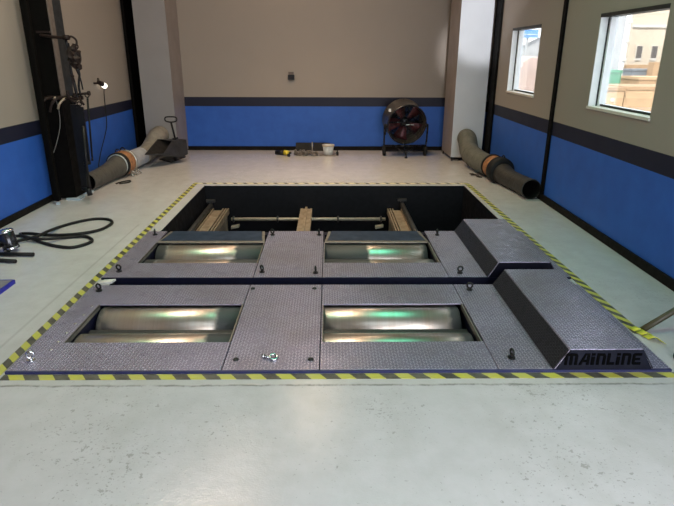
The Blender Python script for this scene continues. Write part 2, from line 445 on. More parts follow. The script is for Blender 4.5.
# ------------------------------------------------------------------ roller beds
KD = .99                                                     # deck top stands a little above the floor
ZT = .015
def letters(mb, x0, z0, w, h, y):
    """MAiNLiNE in square techno capitals, thin solids standing on the cover's front face"""
    s = .20                                                  # stroke as a share of letter height
    def P(poly, x, cw): mb.prism([(x+px*cw, z0+py*h) for px, py in poly], (0, y, 0), (1, 0, 0), (0, 0, 1), (0, -.004, 0))
    def rect(x, cw, a, b, c, d): P([(a, c), (b, c), (b, d), (a, d)], x, cw)
    ws = dict(m=1.45, A=1.15, i=.42, n=1.0, L=.85, E=1.0); word = ['m', 'A', 'i', 'n', 'L', 'i', 'n', 'E']
    gap = .20; tot = sum(ws[c] for c in word)+gap*(len(word)-1); u = w/tot; x = x0
    for c in word:
        cw = ws[c]*u
        q = s*h/cw*1.05
        if c == 'm':
            P([(0, 0), (q, 0), (q, 1-s), (.5-q/2, 1-s), (.5-q/2, 0), (.5+q/2, 0), (.5+q/2, 1-s), (1-q, 1-s), (1-q, 0), (1, 0), (1, .82), (1-.10, 1), (.12, 1), (0, .80)], x, cw)
        elif c == 'A':
            P([(0, 0), (q, 0), (q+.10, .24), (1-q, .24), (1-q, .42), (q+.19, .42), (.62, 1-s*.7), (1-q, 1-s*.7), (1-q, 0), (1, 0), (1, 1), (.52, 1)], x, cw)
        elif c == 'i':
            rect(x, cw, 0, .9, 0, .70); rect(x, cw, 0, .9, .82, 1)
        elif c == 'n':
            P([(0, 0), (q, 0), (q, 1-s), (1-q, 1-s), (1-q, 0), (1, 0), (1, .80), (1-.14, 1), (0, 1)], x, cw)
        elif c == 'L':
            P([(0, 0), (1, 0), (1, s), (q, s), (q, 1), (0, 1)], x, cw)
        else:
            P([(0, .12), (.12, 0), (1, 0), (1, s), (q, s), (q, .41), (.86, .41), (.86, .41+s*.85), (q, .41+s*.85), (q, 1-s), (1, 1-s), (1, 1), (.12, 1), (0, .88)], x, cw)
        x += cw+gap*u

def eye_bolt(root, x, y, ang, lying=False, mat='bolt_black', s=1.):
    m = MB(); z = ZT
    if not lying:
        m.cyl((x, y, z), (x, y, z+.006), .021*s, n=14); m.cyl((x, y, z+.006), (x, y, z+.016), .011*s, .008*s, n=12)
        m.torus((x, y, z+.034*s), (math.cos(ang), math.sin(ang), 0), .018*s, .0065*s, 18, 8)
    else:
        m.torus((x, y, z+.010), (.15, -.25, 1), .020, .007, 18, 8)
        m.cyl((x-.020, y, z+.008), (x-.05, y+.008, z+.010), .007, n=10); m.cyl((x-.05, y+.008, z+.010), (x-.058, y+.01, z+.010), .014, n=10)
    return m.build('eye_bolt', M[mat], root)

def bed(y0, rear, label, rollers_mats):
    """one deck with two openings, four rollers and the trapezoid cover; y0 = its front edge"""
    k = lambda y: (y-2.53)*KD+y0
    X0, X1 = -1.663, 1.783; th = .010
    root = thing('roller_bed', label, 'roller bed', (.06, k(3.11), 0), 'roller beds of the dynamometer')
    # frame below: four beams round the bed and two cross beams
    f = MB(); zf = -.26
    MB().box(X0, X1, k(2.53), k(2.53)+.012, .001 if not rear else zf, ZT-.0005).build('front_edge', M['lip' if not rear else 'navy'], root)
    f.box(PX0+.03, PX1-.03, k(2.56), k(2.60), zf, ZT-th)
    f.box(PX0+.03, PX1-.03, k(3.60), k(3.685), zf, ZT-th)
    for xa, xb in ((-1.545, -1.50), (-.565, -.50), (-.10, -.042), (.875, .93), (1.60, 1.68)):
        f.box(xa, xb, k(2.60), k(3.60), zf if xa not in (-1.545,) else zf, ZT-th)
    f.build('frame', M['navy'], root)
    ox = [(-1.495, -.566), (-.038, .868)]
    ob, of = (3.36, 2.845)                                   # opening back / front
    def plate(name, rects, mat='tread', z1=ZT):
        m = MB()
        for (a, b, c, d) in rects: m.box(a, b, k(c)+(.013 if c == 2.53 else 0), k(d), z1-th, z1)
        return m.build(name, M[mat], root, bevel=.0015)
    back = 3.69
    g = .003
    if not rear:
        plate('deck_plate', [(X0, ox[0][0], 2.53, back), (ox[0][0], -.559-g, 2.53, of), (ox[0][0], -.559-g, ob, back)])
        plate('deck_plate', [(-.052+g, ox[1][1]+.012, 2.53, of), (-.052+g, ox[1][1]+.012, ob, back), (-.052+g, ox[1][0]-.001, of, ob)])
    else:
        plate('deck_plate', [(X0, ox[0][0], 2.53, back), (ox[0][0], -.559-g, 2.53, of)])
        plate('deck_plate', [(-.052+g, ox[1][1]+.012, 2.53, of), (-.052+g, ox[1][0]-.001, of, ob)])
        for a, b in ox:
            e = plate('edge_strip', [(a-.0, b, ob, 3.405)], 'trim_steel')
            fp = MB(); fp.hexa([(a+.02, k(3.41), ZT-th), (b-.02, k(3.41), ZT-th), (b-.06, k(back), ZT-th), (a+.06, k(back), ZT-th)],
                               [(a+.02, k(3.41), ZT), (b-.02, k(3.41), ZT), (b-.06, k(back), ZT), (a+.06, k(back), ZT)])
            fp.build('dust_plate', M['flap'], root)
            for cx, sg in ((a+.012, 1), (b-.012, -1)):
                cp = MB(); cp.hexa([(cx-.012, k(3.41), ZT-.012), (cx+.012, k(3.41), ZT-.012), (cx+sg*.03+.012, k(back), ZT-.012), (cx+sg*.03-.012, k(back), ZT-.012)],
                                   [(cx-.012, k(3.41), ZT-.003), (cx+.012, k(3.41), ZT-.003), (cx+sg*.03+.012, k(back), ZT-.003), (cx+sg*.03-.012, k(back), ZT-.003)])
                cp.build('corner_plate', M['trim_steel'], root)
    plate('deck_plate', [(-.559+g, -.052-g, 2.53, back)])
    plate('deck_plate', [(ox[1][1]+.012+.004, X1, 2.53, back)])
    # bright worn lips at the openings' sides
    for a, b in ox:
        MB().box(b-.004, b+.004, k(of), k(ob), ZT-.03, ZT+.001).build('opening_lip', M['trim_steel'], root)
        MB().box(a-.004, a, k(of), k(ob), ZT-.03, ZT+.001).build('opening_lip', M['trim_steel'], root)
        # side guards dropping into the well
        MB().box(a-.012, a-.004, k(of), k(ob), -.22, ZT-.012).build('well_guard', M['navy'], root)
        cb = MB(); cb.box(a, b, k(3.125), k(3.175), -.115, -.075)
        cb.build('lift_beam', M['tube'], root, bevel=.004)
    # rollers with shafts, one mesh each
    r, zc = .153, -.160
    for (a, b), mt in zip(ox, rollers_mats):
        for yc in (2.955, 3.345):
            ra, rb = (a+.012, b+.03) if a < -1 else (a-.03, b-.022)
            m = MB()
            m.lathe((ra, k(yc), zc), (1, 0, 0), [(0, .02), (0, r-.008), (.008, r), (rb-ra-.008, r), (rb-ra, r-.008), (rb-ra, .02)], 56)
            m.cyl((ra-.05, k(yc), zc), (rb+.05, k(yc), zc), .028, n=16)
            m.build('roller', mt, root)
    # trapezoid cover
    hx0, hx1, tx0, tx1, zh = 1.168, 1.683, 1.240, 1.617, .131
    ya, yb = k(2.532), k(3.69)
    c = MB()
    c.hexa([(hx0, ya+.004, ZT), (hx1, ya+.004, ZT), (hx1, yb, ZT), (hx0, yb, ZT)], [(tx0, ya+.010, zh), (tx1, ya+.010, zh), (tx1, yb, zh), (tx0, yb, zh)])
    cov = c.build('cover', M['tread'], root, bevel=.004)
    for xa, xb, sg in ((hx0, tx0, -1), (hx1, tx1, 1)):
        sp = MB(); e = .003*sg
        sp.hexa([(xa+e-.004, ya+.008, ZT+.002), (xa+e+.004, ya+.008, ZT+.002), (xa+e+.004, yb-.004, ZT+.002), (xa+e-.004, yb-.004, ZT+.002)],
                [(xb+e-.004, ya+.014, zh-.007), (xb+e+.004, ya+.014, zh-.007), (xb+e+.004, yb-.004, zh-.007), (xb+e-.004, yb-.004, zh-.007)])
        sp.build('side_panel', M['tread_shaded'], cov)  # tread darkened here to stand for shade on the cover's slopes
    fp = MB(); fp.prism([(hx0+.004, ZT), (hx1-.004, ZT), (tx1-.001, zh-.004), (tx0+.001, zh-.004)], (0, ya+.001, 0), (1, 0, 0), (0, 0, 1), (0, .012, 0))
    fp.build('end_panel', M['hump_navy'], cov)
    if not rear:
        lt = MB(); letters(lt, 1.214, .045, .396, .066, ya+.001)
        o = lt.build('lettering', M['letter'], cov); o['label'] = 'black raised lettering'
    return root, k

front, kf = bed(2.505, False, 'near roller bed of tread plate with black lettering on its end cover', [mat_roller(-1.46, -.72), mat_roller(-.08, .775)])
rear, kr = bed(3.785, True, 'far roller bed with dark blue dust plates bordering the open pit', [mat_roller(-1.40, -.80), mat_roller(.33, .80)])

for x, y, a, ly, mt in ((-1.585, 2.62, 1.95, 0, 'chrome'), (-1.586, 3.55, 1.2, 0, 'bolt_black'), (-.30, 2.63, 0, 1, 'chrome'),
                        (.975, 3.555, 1.4, 0, 'bolt_black'), (.982, 2.63, .15, 0, 'bolt_black')):
    eye_bolt(front, x, y, a, ly, mt)
for x, y, a in ((-1.578, 3.915, 1.3), (-1.574, 4.82, .2), (-.505, 3.90, .7), (-.103, 3.88, .15), (-.514, 4.815, .9), (-.093, 4.815, .2), (.979, 4.81, .1), (.98, 3.875, 1.5)):
    eye_bolt(rear, x, y, a)
for x, y in ((-.533, 3.58), (-.105, 3.58), (-.10, 2.62), (-.50, 2.62)):
    MB().lathe((x, y, ZT), (0, 0, 1), [(0, .016), (.006, .015), (.010, .008), (.010, .001)], 12).build('bolt', M['bolt_black'], front)
for y in (3.33, 3.20, 3.08, 2.96, 2.85, 2.76):
    MB().lathe((-1.535, y*.99, ZT), (0, 0, 1), [(0, .009), (.004, .008), (.005, .001)], 10).build('bolt', M['galv'], front)

# white scrap in the slot between the beds
tag(MB().hexa([(-1.655, 3.70, .002), (-1.56, 3.71, .002), (-1.55, 3.77, .002), (-1.63, 3.765, .002)], [(-1.655, 3.70, .012), (-1.56, 3.71, .016), (-1.55, 3.77, .014), (-1.63, 3.765, .012)])
    .build('cloth_scrap', M['paper']), 'small off-white scrap at the left end of the slot between the beds', 'scrap')

# ------------------------------------------------------------------ in the pit
rf = thing('rail_frame', 'steel rail frame down in the open pit', 'rail frame', (-.25, 6.0, PZ))
ZR = -.285
def channel(xc, w, side):
    m = MB(); h = .07
    y0, y1 = 5.0, 6.87
    if side == 0:
        for dx in (-w/2, 0, w/2): m.box(xc+dx-.014, xc+dx+.014, y0, y1, ZR-h, ZR if dx else ZR+.02)
        m.box(xc-w/2, xc+w/2, y0, y1, ZR-.012, ZR-.004)
    else:
        for dx in (-w/2*side, w/2*.30*side, w/2*.66*side, w/2*side): m.box(xc+dx-.008, xc+dx+.008, y0, y1, ZR-h, ZR)
        fa_, fb_ = sorted((-w/2*side, w/2*.30*side)); m.box(xc+fa_, xc+fb_, y0, y1, ZR-.035, ZR-.025)
    m.box(xc-w/2+.02, xc+w/2-.02, y0, y0+.06, PZ, ZR-h); m.box(xc-w/2+.02, xc+w/2-.02, y1-.06, y1, PZ, ZR-h)
    m.build('guide_rail', M['rail'], rf)
channel(-1.375, .19, 1); channel(-.290, .12, 0); channel(.83, .17, -1)
MB().cyl((-1.25, 6.86, -.425), (.72, 6.86, -.425), .021, n=14).build('cross_shaft', M['shaft'], rf)
for x in (-1.22, -.66, .11, .66): MB().torus((x, 6.86, -.425), (1, 0, 0), .030, .012, 16, 8).build('shaft_clamp', M['tube'], rf)
for x in (-1.2, .64):
    cl = MB(); cl.hexa([(x-.05, 6.80, -.54), (x+.05, 6.80, -.52), (x+.05, 6.88, -.52), (x-.05, 6.88, -.54)], [(x-.05, 6.80, -.51), (x+.05, 6.80, -.49), (x+.05, 6.88, -.49), (x-.05, 6.88, -.51)]); cl.build('shaft_foot', M['shaft'], rf)
for x, zz in ((-1.50, -.25), (.925, -.235)):
    MB().cyl((x, 4.95, zz), (x, 6.88, zz), .030, n=16).build('side_tube', M['tube'], rf)
    MB().box(x-.055, x+.055, 6.85, 6.908, zz+.045, zz+.075).box(x-.02, x+.02, 6.86, 6.908, zz-.05, zz+.045).build('tube_bracket', M['tube'], rf)

# ------------------------------------------------------------------ exhaust ducts and hoses
dl = thing('exhaust_duct', 'tall grey box duct in the left back corner behind the black scoop', 'duct', (-2.67, 9.3, 0), 'box ducts in the back corners')
def boxduct(root, x0, x1, y0, y1, z0, front):
    m = MB().box(x0, x1, y0, y0+.015, z0, ZC-.02); m.box(x0+.001, x1-.001, y0+.015, y1, z0, z0+.02)
    m.build('front_panel', M[front], root)
    MB().box(x0, x0+.015, y0+.015, y1, z0, ZC-.02).build('side_panel', M['duct_side'], root)
    MB().box(x1-.015, x1, y0+.015, y1, z0, ZC-.02).build('side_panel', M['duct_side'], root)
    for x in (x0+.01, x1-.03):
        for y in (y0+.01, y1-.05): MB().box(x, x+.02, y, y+.02, 0, z0).build('foot', M['black'], root)
boxduct(dl, -2.905, -2.425, 9.0, 9.69, .02, 'duct_shaded')
dr = thing('exhaust_duct', 'tall pale box duct in the right back corner raised on small feet', 'duct', (2.14, 8.95, 0), 'box ducts in the back corners')
boxduct(dr, 1.895, 2.368, 8.66, 9.40, .06, 'duct')

def ribbed(pts, rad, amp=.05, per=8):
    """radii that swell along the path so the hose shows its hoops"""
    sp = spline(pts, per); n = len(sp)
    rr = rad if isinstance(rad, (list, tuple)) else None
    out = []
    for i in range(n):
        t = i/(n-1)
        base = rad if rr is None else rr[min(int(t*(len(rr)-1)), len(rr)-2)]*(1-(t*(len(rr)-1)-min(int(t*(len(rr)-1)), len(rr)-2)))+rr[min(int(t*(len(rr)-1)), len(rr)-2)+1]*(t*(len(rr)-1)-min(int(t*(len(rr)-1)), len(rr)-2))
        out.append(base*(1+(amp if i % 2 else -amp*.2)+random.uniform(-.012, .012)))
    return sp, out

def hose_run(label, P, rads, mats, cols, loc):
    root = thing('exhaust_hose', label, 'hose', loc, 'exhaust hoses running from the box ducts')
    for name, pts, rad, mat, open_end in P:
        sp, rr = ribbed(pts, rad, .022)
        m = MB().sweep(sp, rr, 28, caps=not open_end)
        if open_end:                                         # black inner skin stands for the shade in the mouth
            d = (Vector(sp[0])-Vector(sp[1])).normalized()
            a = m.ring(Vector(sp[0]), d, rr[0], 28); b = m.ring(Vector(sp[0])+d*.002, d, rr[0]*.93, 28); m.bridge(a, b)
            li = MB(); inn = [Vector(sp[0])+d*.001]+[Vector(q) for q in sp[1:14]]
            li.sweep(inn, [rr[0]*.93]+[min(rr[i], rr[0])*.90 for i in range(1, len(inn))], 28, caps=False)
            li._f(li.ring(Vector(sp[13]), d, min(rr[13], rr[0])*.88, 28))
            li.build('lining', M['rubber'], root)
        m.build(name, M[mat], root)
    return root

hl = hose_run('dark hose run by the left wall with an orange collar section', [
    ('hose', [(-2.89, 6.60, .108), (-2.875, 6.8, .106), (-2.86, 7.05, .11), (-2.84, 7.25, .125), (-2.81, 7.42, .15)], [.105, .103, .108, .12, .145], 'hose_grey', True),
    ('connecting_pipe', [(-2.775, 7.66, .155), (-2.80, 8.0, .14), (-2.785, 8.35, .136)], [.125, .125, .125], 'hose_white', False),
    ('elbow', [(-2.775, 8.30, .135), (-2.745, 8.52, .165), (-2.71, 8.68, .25), (-2.685, 8.79, .325), (-2.68, 8.9, .35), (-2.68, 8.998, .352)], [.125, .13, .135, .135, .135, .135], 'hose_tan', False)],
    0, 0, 0, (-2.8, 7.6, 0))
ax = Vector((.10, 1, .0)).normalized()
c0 = Vector((-2.805, 7.44, .165))
MB().lathe(c0-ax*.05, ax, [(0, .11), (0, .158), (.02, .164), (.05, .164), (.06, .15)], 32).build('collar', M['rubber'], hl)
MB().lathe(c0-ax*.055, ax, [(0, .13), (-.004, .133), (0, .145), (.006, .146)], 32).build('clamp_ring', M['pale_rim'], hl)
MB().lathe(c0, ax, [(0, .14), (.0, .158), (.03, .164), (.13, .164), (.16, .158), (.20, .150), (.20, .12)], 32).build('orange_collar', M['orange'], hl)
MB().lathe(c0+ax*.19, ax, [(0, .15), (0, .168), (.025, .168), (.025, .14)], 32).build('clamp_band', M['galv'], hl)
for dy in (.05, .2):
    st = MB(); c = c0+ax*dy
    st.cyl((c.x+.13, c.y-.02, c.z-.09), (c.x+.165, c.y-.05, .0), .009, n=8); st.cyl((c.x+.13, c.y+.02, c.z-.09), (c.x+.18, c.y+.05, .0), .009, n=8)
    st.build('stand_leg', M['galv'], hl)
    MB().torus((c.x-.02, c.y, c.z+.165), (ax.x, ax.y, ax.z), .03, .008, 14, 8).build('lifting_loop', M['rubber'], hl)
hr = hose_run('dark hose run by the right wall with open black mouth', [
    ('hose', [(2.305, 6.20, .118), (2.285, 6.5, .112), (2.245, 6.8, .115), (2.225, 7.05, .13)], [.114, .105, .108, .13], 'hose_black', True),
    ('connecting_pipe', [(2.17, 7.42, .155), (2.13, 7.7, .155), (2.10, 7.95, .17), (2.08, 8.15, .19)], [.138, .138, .14, .142], 'hose_moss', False),
    ('elbow', [(2.085, 8.10, .185), (2.08, 8.26, .22), (2.08, 8.36, .29), (2.09, 8.46, .345), (2.10, 8.56, .36), (2.11, 8.658, .36)], [.14, .138, .136, .136, .136, .136], 'hose_moss', False)],
    0, 0, 0, (2.2, 7.3, 0))
ax = Vector((-.14, 1, .07)).normalized(); c0 = Vector((2.215, 7.06, .15))
MB().lathe(c0, ax, [(-.02, .11), (-.02, .16), (.0, .172), (.10, .174), (.12, .16), (.12, .12)], 32).build('collar', M['rubber'], hr)
MB().lathe(c0+ax*.12, ax, [(0, .12), (0, .143), (.16, .145), (.17, .12)], 32).build('orange_collar', M['orange'], hr)
MB().lathe(c0+ax*.29, ax, [(0, .12), (0, .155), (.03, .155), (.03, .12)], 32).build('clamp_band', M['rubber'], hr)
MB().torus(c0+Vector((.02, .05, .17)), (1, .3, 0), .028, .008, 14, 8).build('lifting_loop', M['rubber'], hr)
wl = MB()
for cx, cy, r_ in ((2.00, 7.55, .05), (2.03, 7.42, .035), (1.98, 7.62, .03)): wl.torus((cx, cy, .008), (.05, .1, 1), r_, .006, 16, 6)
tag(wl.build('wire_loop', M['rubber']), 'tangle of thin black wire on the floor beside the right hose', 'wire')
wl = MB().sweep(spline([(-2.70, 6.98, .008), (-2.66, 7.1, .008), (-2.58, 7.16, .008), (-2.57, 7.05, .008), (-2.66, 6.98, .008)], 6), .009, 8)
tag(wl.build('wire_loop', M['rubber']), 'short loop of black wire on the floor beside the left hose', 'wire')

# ------------------------------------------------------------------ scoop on a pedestal
sc = thing('scoop_stand', 'black steel scoop on a flat pedestal with a tall loop handle', 'scoop', (-2.45, 8.82, 0))
q = MB()
Mo = [(-2.545, 8.38, .372), (-2.342, 8.40, .340), (-2.40, 8.12, .203), (-2.62, 7.95, .214)]
No = [(-2.302, 8.72, .324), (-2.196, 8.66, .318), (-2.241, 8.45, .090), (-2.17, 8.60, .118)]
vm = [q.bm.verts.new(p) for p in Mo]; vn = [q.bm.verts.new(p) for p in No]
for i in range(4): q._f([vm[i], vm[(i+1) % 4], vn[(i+1) % 4], vn[i]])
q._f(vn)
o = q.build('scoop', plain('scoop_black_steel', (.045, .043, .044), .42, .2, .5, 9., spec=.4), sc)
s_ = o.modifiers.new('thick', 'SOLIDIFY'); s_.thickness = .006; s_.offset = 1.
q = MB(); cen = sum((Vector(p) for p in Mo+No), Vector())/8
sh = lambda p: Vector(p)+(cen-Vector(p)).normalized()*.012
vm = [q.bm.verts.new(sh(p)) for p in Mo]; vn = [q.bm.verts.new(sh(p)) for p in No]
for i in range(4): q._f([vm[i], vm[(i+1) % 4], vn[(i+1) % 4], vn[i]])
q._f(vn)
q.build('scoop_inner_shade', M['rubber'], sc)  # added black skin stands for the shade inside the scoop
MB().hexa([(-2.655, 8.73, 0), (-2.40, 8.47, 0), (-2.30, 8.97, 0), (-2.53, 9.20, 0)], [(-2.655, 8.73, .018), (-2.40, 8.47, .018), (-2.30, 8.97, .018), (-2.53, 9.20, .018)]).build('base_plate', M['black'], sc)
MB().cyl((-2.37, 8.60, .018), (-2.37, 8.60, .11), .025, n=14).cyl((-2.37, 8.60, .085), (-2.37, 8.60, .115), .06, n=14).build('pedestal', M['black'], sc)
MB().cyl((-2.325, 8.55, .325), (-2.363, 8.53, .60), .014, n=10).cyl((-2.345, 8.53, .32), (-2.345, 8.53, .365), .03, .018, n=10).cyl((-2.33, 8.53, .35), (-2.28, 8.53, .37), .013, n=8).build('handle_post', M['black'], sc)
hp = [(-2.363+dx, 8.53, z) for dx, z in ((-.075, .615), (-.088, .65), (-.06, .675), (.06, .675), (.088, .65), (.075, .615), (0, .60))]
MB().sweep(spline(hp, 6, True), .010, 8, closed=True).build('handle_loop', M['black'], sc)

# ------------------------------------------------------------------ drum fan
fx, fy, fz = 1.235, 8.98, .515
fn = thing('drum_fan', 'large black drum fan on a wheeled stand against the back wall', 'fan', (fx, fy+.1, 0))
fa = Vector((.16, -1, -.22)).normalized()                     # towards the room
fc = Vector((fx, fy, fz)); D = .34; RF = .318
MB().lathe(fc, fa, [(0, RF-.018), (0, RF), (-.02, RF+.006), (-.04, RF), (-D*.5, RF-.012), (-D+.04, RF), (-D+.02, RF+.008), (-D, RF), (-D, RF-.018)], 48).build('drum', plain('fan_drum_steel', (.17, .16, .155), .33, .9), fn)
MB().torus(fc, fa, RF-.006, .011, 48, 8).build('front_ring', M['fan_black'], fn)
MB().lathe(fc, fa, [(0, RF-.018), (-D, RF-.020)], 48).build('inner_shell', M['fan_inner'], fn)
def basis(a):
    u = Vector((0, 0, 1)); u = (u-a*u.dot(a)).normalized(); return u, a.cross(u)
U_, W_ = basis(fa)
for k_, off in enumerate((.004, -D-.004)):
    gd = MB()
    for j in range(8 if k_ == 0 else 16):
        rr = .05+j*(RF-.054)/(7 if k_ == 0 else 15)
        gd.torus(fc+fa*(off+(.018 if k_ == 0 else -.018)*(1-rr/RF)), fa, rr, .0026 if k_ == 0 else .0085, 40, 6)  # back rings thickened to put shade into the drum's inside
    for i in range(8):
        d = U_*math.cos(i*math.pi/4)+W_*math.sin(i*math.pi/4)
        gd.cyl(fc+fa*(off+(.018 if k_ == 0 else -.018))+d*.03, fc+fa*off+d*(RF-.002), .004, n=6)
    gd.build('guard', M['fan_black'], fn)
MB().lathe(fc, fa, [(-.10, .001), (-.10, .055), (-.13, .075), (-.24, .075), (-.26, .05), (-.26, .001)], 24).build('motor_hub', M['fan_black'], fn)
for i in range(5):
    t = i*2*math.pi/5+.45
    d = U_*math.cos(t)+W_*math.sin(t); e = fa.cross(d)
    bl = MB(); A = []; B = []
    for s in (0, .25, .5, .75, 1):
        rr = .07+s*.215; wd = .05+.07*s; tw = R(38-18*s)
        lead = e*math.cos(tw)+fa*math.sin(tw)
        c = fc+fa*(-.16)+d*rr
        A.append(bl.bm.verts.new(c-lead*wd)); B.append(bl.bm.verts.new(c+lead*wd))
    for j in range(4): bl._f([A[j], A[j+1], B[j+1], B[j]], True)
    o = bl.build('blade', M['fan_blade'], fn); s_ = o.modifiers.new('thick', 'SOLIDIFY'); s_.thickness = .004
MB().cyl(fc+fa*-.13+W_*.30, fc+fa*-.13-W_*.30, .014, n=8).build('motor_bar', M['fan_black'], fn)
MB().box(fx-.02, fx+.10, fy-.006, fy-.001, fz-.005, fz+.008).build('badge_strip', M['plastic_white'], fn)
sf = MB()
for sx in (-1, 1):
    X = fx+.0+sx*.345
    sf.sweep(spline([(X, fy+.10, fz), (X, fy+.12, .30), (X-.01*sx, fy+.17, .09)], 6), .015, 8)
    sf.cyl((X, fy+.10, fz-.02), (X-sx*.04, fy+.10, fz-.02), .03, n=10)
sf.cyl((fx-.345, fy+.13, .17), (fx+.345, fy+.13, .17), .015, n=8)
sf.cyl((fx-.345, fy+.17, .08), (fx+.345, fy+.17, .08), .014, n=8)
sf.cyl((fx, fy+.13, .17), (fx-.005, fy-.08, .02), .014, n=8); sf.cyl((fx-.005, fy-.08, .02), (fx-.005, fy-.08, .0), .024, n=10)
sf.cyl((fx-.2, fy+.13, .17), (fx-.005, fy-.03, .07), .010, n=8); sf.cyl((fx+.2, fy+.13, .17), (fx-.005, fy-.03, .07), .010, n=8)
sf.build('stand', M['fan_black'], fn)
for sx in (-1, 1):
    X = fx+sx*.335
    MB().lathe((X-.025, fy+.17, .085), (1, 0, 0), [(0, .02), (0, .07), (.008, .085), (.042, .085), (.05, .07), (.05, .02)], 24).build('wheel', M['rubber'], fn)
MB().cyl((fx-.315, fy+.01, fz-.02), (fx-.335, fy+.02, fz-.02), .035, n=14).cyl((fx-.33, fy+.02, fz-.03), (fx-.335, fy+.0, fz-.16), .008, n=8).build('tilt_knob', M['black'], fn)
MB().box(fx-.300, fx-.26, fy-.006, fy+.004, fz+.20, fz+.25).build('handle', M['plastic_white'], fn)

# ------------------------------------------------------------------ things along the back wall
ob = thing('wall_socket', 'small dark socket box on the upper back wall', 'socket', (-.63, YB, 1.22))
MB().box(-.682, -.575, YB-.045, YB, 1.162, 1.245).build('box', M['black'], ob, bevel=.006)
MB().box(-.672, -.585, YB-.035, YB, 1.245, 1.29).build('conduit_plate', M['colbrown'], ob)
MB().box(-.648, -.610, YB-.05, YB-.045, 1.19, 1.215).build('socket_face', M['rust_block'], ob)
for x0, x1, lab in ((-.572, -.312, 'left of two black rubber flaps leaning on the back wall'), (-.272, .012, 'black rubber flap behind the white bucket at the back wall')):
    p = MB(); p.hexa([(x0, 9.60, 0), (x1, 9.60, 0), (x1, 9.62, 0), (x0, 9.62, 0)], [(x0, 9.655, .132), (x1, 9.655, .132), (x1, 9.675, .132), (x0, 9.675, .132)])
    tag(p.build('rubber_flap', M['rubber']), lab, 'flap', 'rubber flaps at the back wall')
tag(MB().cyl((-.292, 9.60, 0), (-.292, 9.66, .145), .013, n=8).build('steel_rod', M['galv']), 'short steel rod standing between the rubber flaps', 'rod')
bk = thing('bucket', 'small white bucket on the floor by the back wall', 'bucket', (-.015, 9.20, .012))
MB().lathe((-.015, 9.20, .012), (0, 0, 1), [(0, .001), (0, .072), (.004, .075), (.155, .092), (.155, .086), (.01, .070), (.008, .001)], 28).build('body', M['plastic_white'], bk)
MB().lathe((-.015, 9.20, .012), (0, 0, 1), [(.135, .091), (.135, .099), (.160, .101), (.160, .090)], 28).build('rim', M['pot_rim'], bk)
MB().box(-.17, .12, 9.06, 9.34, 0, .012)
tag(MB().box(-.16, .11, 9.08, 9.32, 0, .012).build('tray', plain('dirty_tray', (.22, .19, .16), .6, .3), bevel=.004), 'flat dirty tray under the white bucket', 'tray')
btl = MB().lathe((.135, 9.16, 0), (0, 0, 1), [(0, .001), (0, .022), (.05, .022), (.065, .010), (.085, .010), (.085, .001)], 14)
tag(btl.build('small_bottle', M['black']), 'small black bottle standing right of the white bucket', 'bottle')
tl = thing('power_tool', 'yellow and black power tool lying left of the chains', 'tool', (-.77, 9.15, 0))
MB().cyl((-.88, 9.22, .04), (-.735, 9.17, .045), .036, .042, n=14).build('motor_body', M['black'], tl)
MB().cyl((-.735, 9.17, .045), (-.655, 9.14, .045), .042, .034, n=14).cyl((-.70, 9.15, .03), (-.66, 9.05, .025), .024, n=10).build('gear_head', M['yellow'], tl)
MB().cyl((-.655, 9.14, .045), (-.62, 9.13, .045), .016, n=10).build('chuck', M['black'], tl)
MB().cyl((-.66, 9.05, .025), (-.65, 9.01, .025), .026, n=10).build('handle_end', M['black'], tl)
ch = MB()
cxy = [(-.56, 9.20), (-.50, 9.12), (-.44, 9.20), (-.38, 9.11), (-.33, 9.22), (-.27, 9.10), (-.21, 9.20), (-.19, 9.10)]
pth = spline([(x, y, .035+.012*(i % 2)) for i, (x, y) in enumerate(cxy)], 6)
for i, p in enumerate(pth):
    d = (pth[min(i+1, len(pth)-1)]-pth[max(i-1, 0)]).normalized()
    n_ = Vector((0, 0, 1)) if i % 2 else Vector((-d.y, d.x, .3))
    ch.torus(p, n_, .022, .0065, 12, 6)
for i in range(26):
    p = Vector((random.uniform(-.58, -.18), random.uniform(9.05, 9.26), random.uniform(.012, .07)))
    ch.torus(p, (random.uniform(-1, 1), random.uniform(-1, 1), random.uniform(.2, 1)), .022, .0065, 12, 6)
tag(ch.build('chain', M['dirty_steel']), 'heap of grimy steel chain on the floor by the back wall', 'chain')

# ------------------------------------------------------------------ left wall: column, hooks, hanging gear
hb = thing('steel_column', 'tall black steel column standing against the left wall', 'column', (-2.97, 6.35, 0))
cm = MB().box(-3.115, -2.865, 6.20, 6.52, .02, ZC-.01)
cm.build('beam', M['black_post'], hb)
MB().box(-2.865, -2.855, 6.205, 6.31, 1.12, ZC-.02).build('cover_strip', M['colbrown'], hb)
MB().box(-2.865, -2.858, 6.315, 6.51, 1.12, ZC-.02).build('cover_strip', M['colblue'], hb)
MB().box(-2.96, -2.81, 6.15, 6.30, 0, .02).box(-2.93, -2.82, 6.45, 6.58, 0, .02).build('base_plate', M['pale_blue'], hb)
tag(MB().box(-2.985, -2.945, 5.955, 5.975, .0, .025).build('floor_clip', M['pale_blue']), 'tiny pale clip at the foot of the thin black post', 'clip')

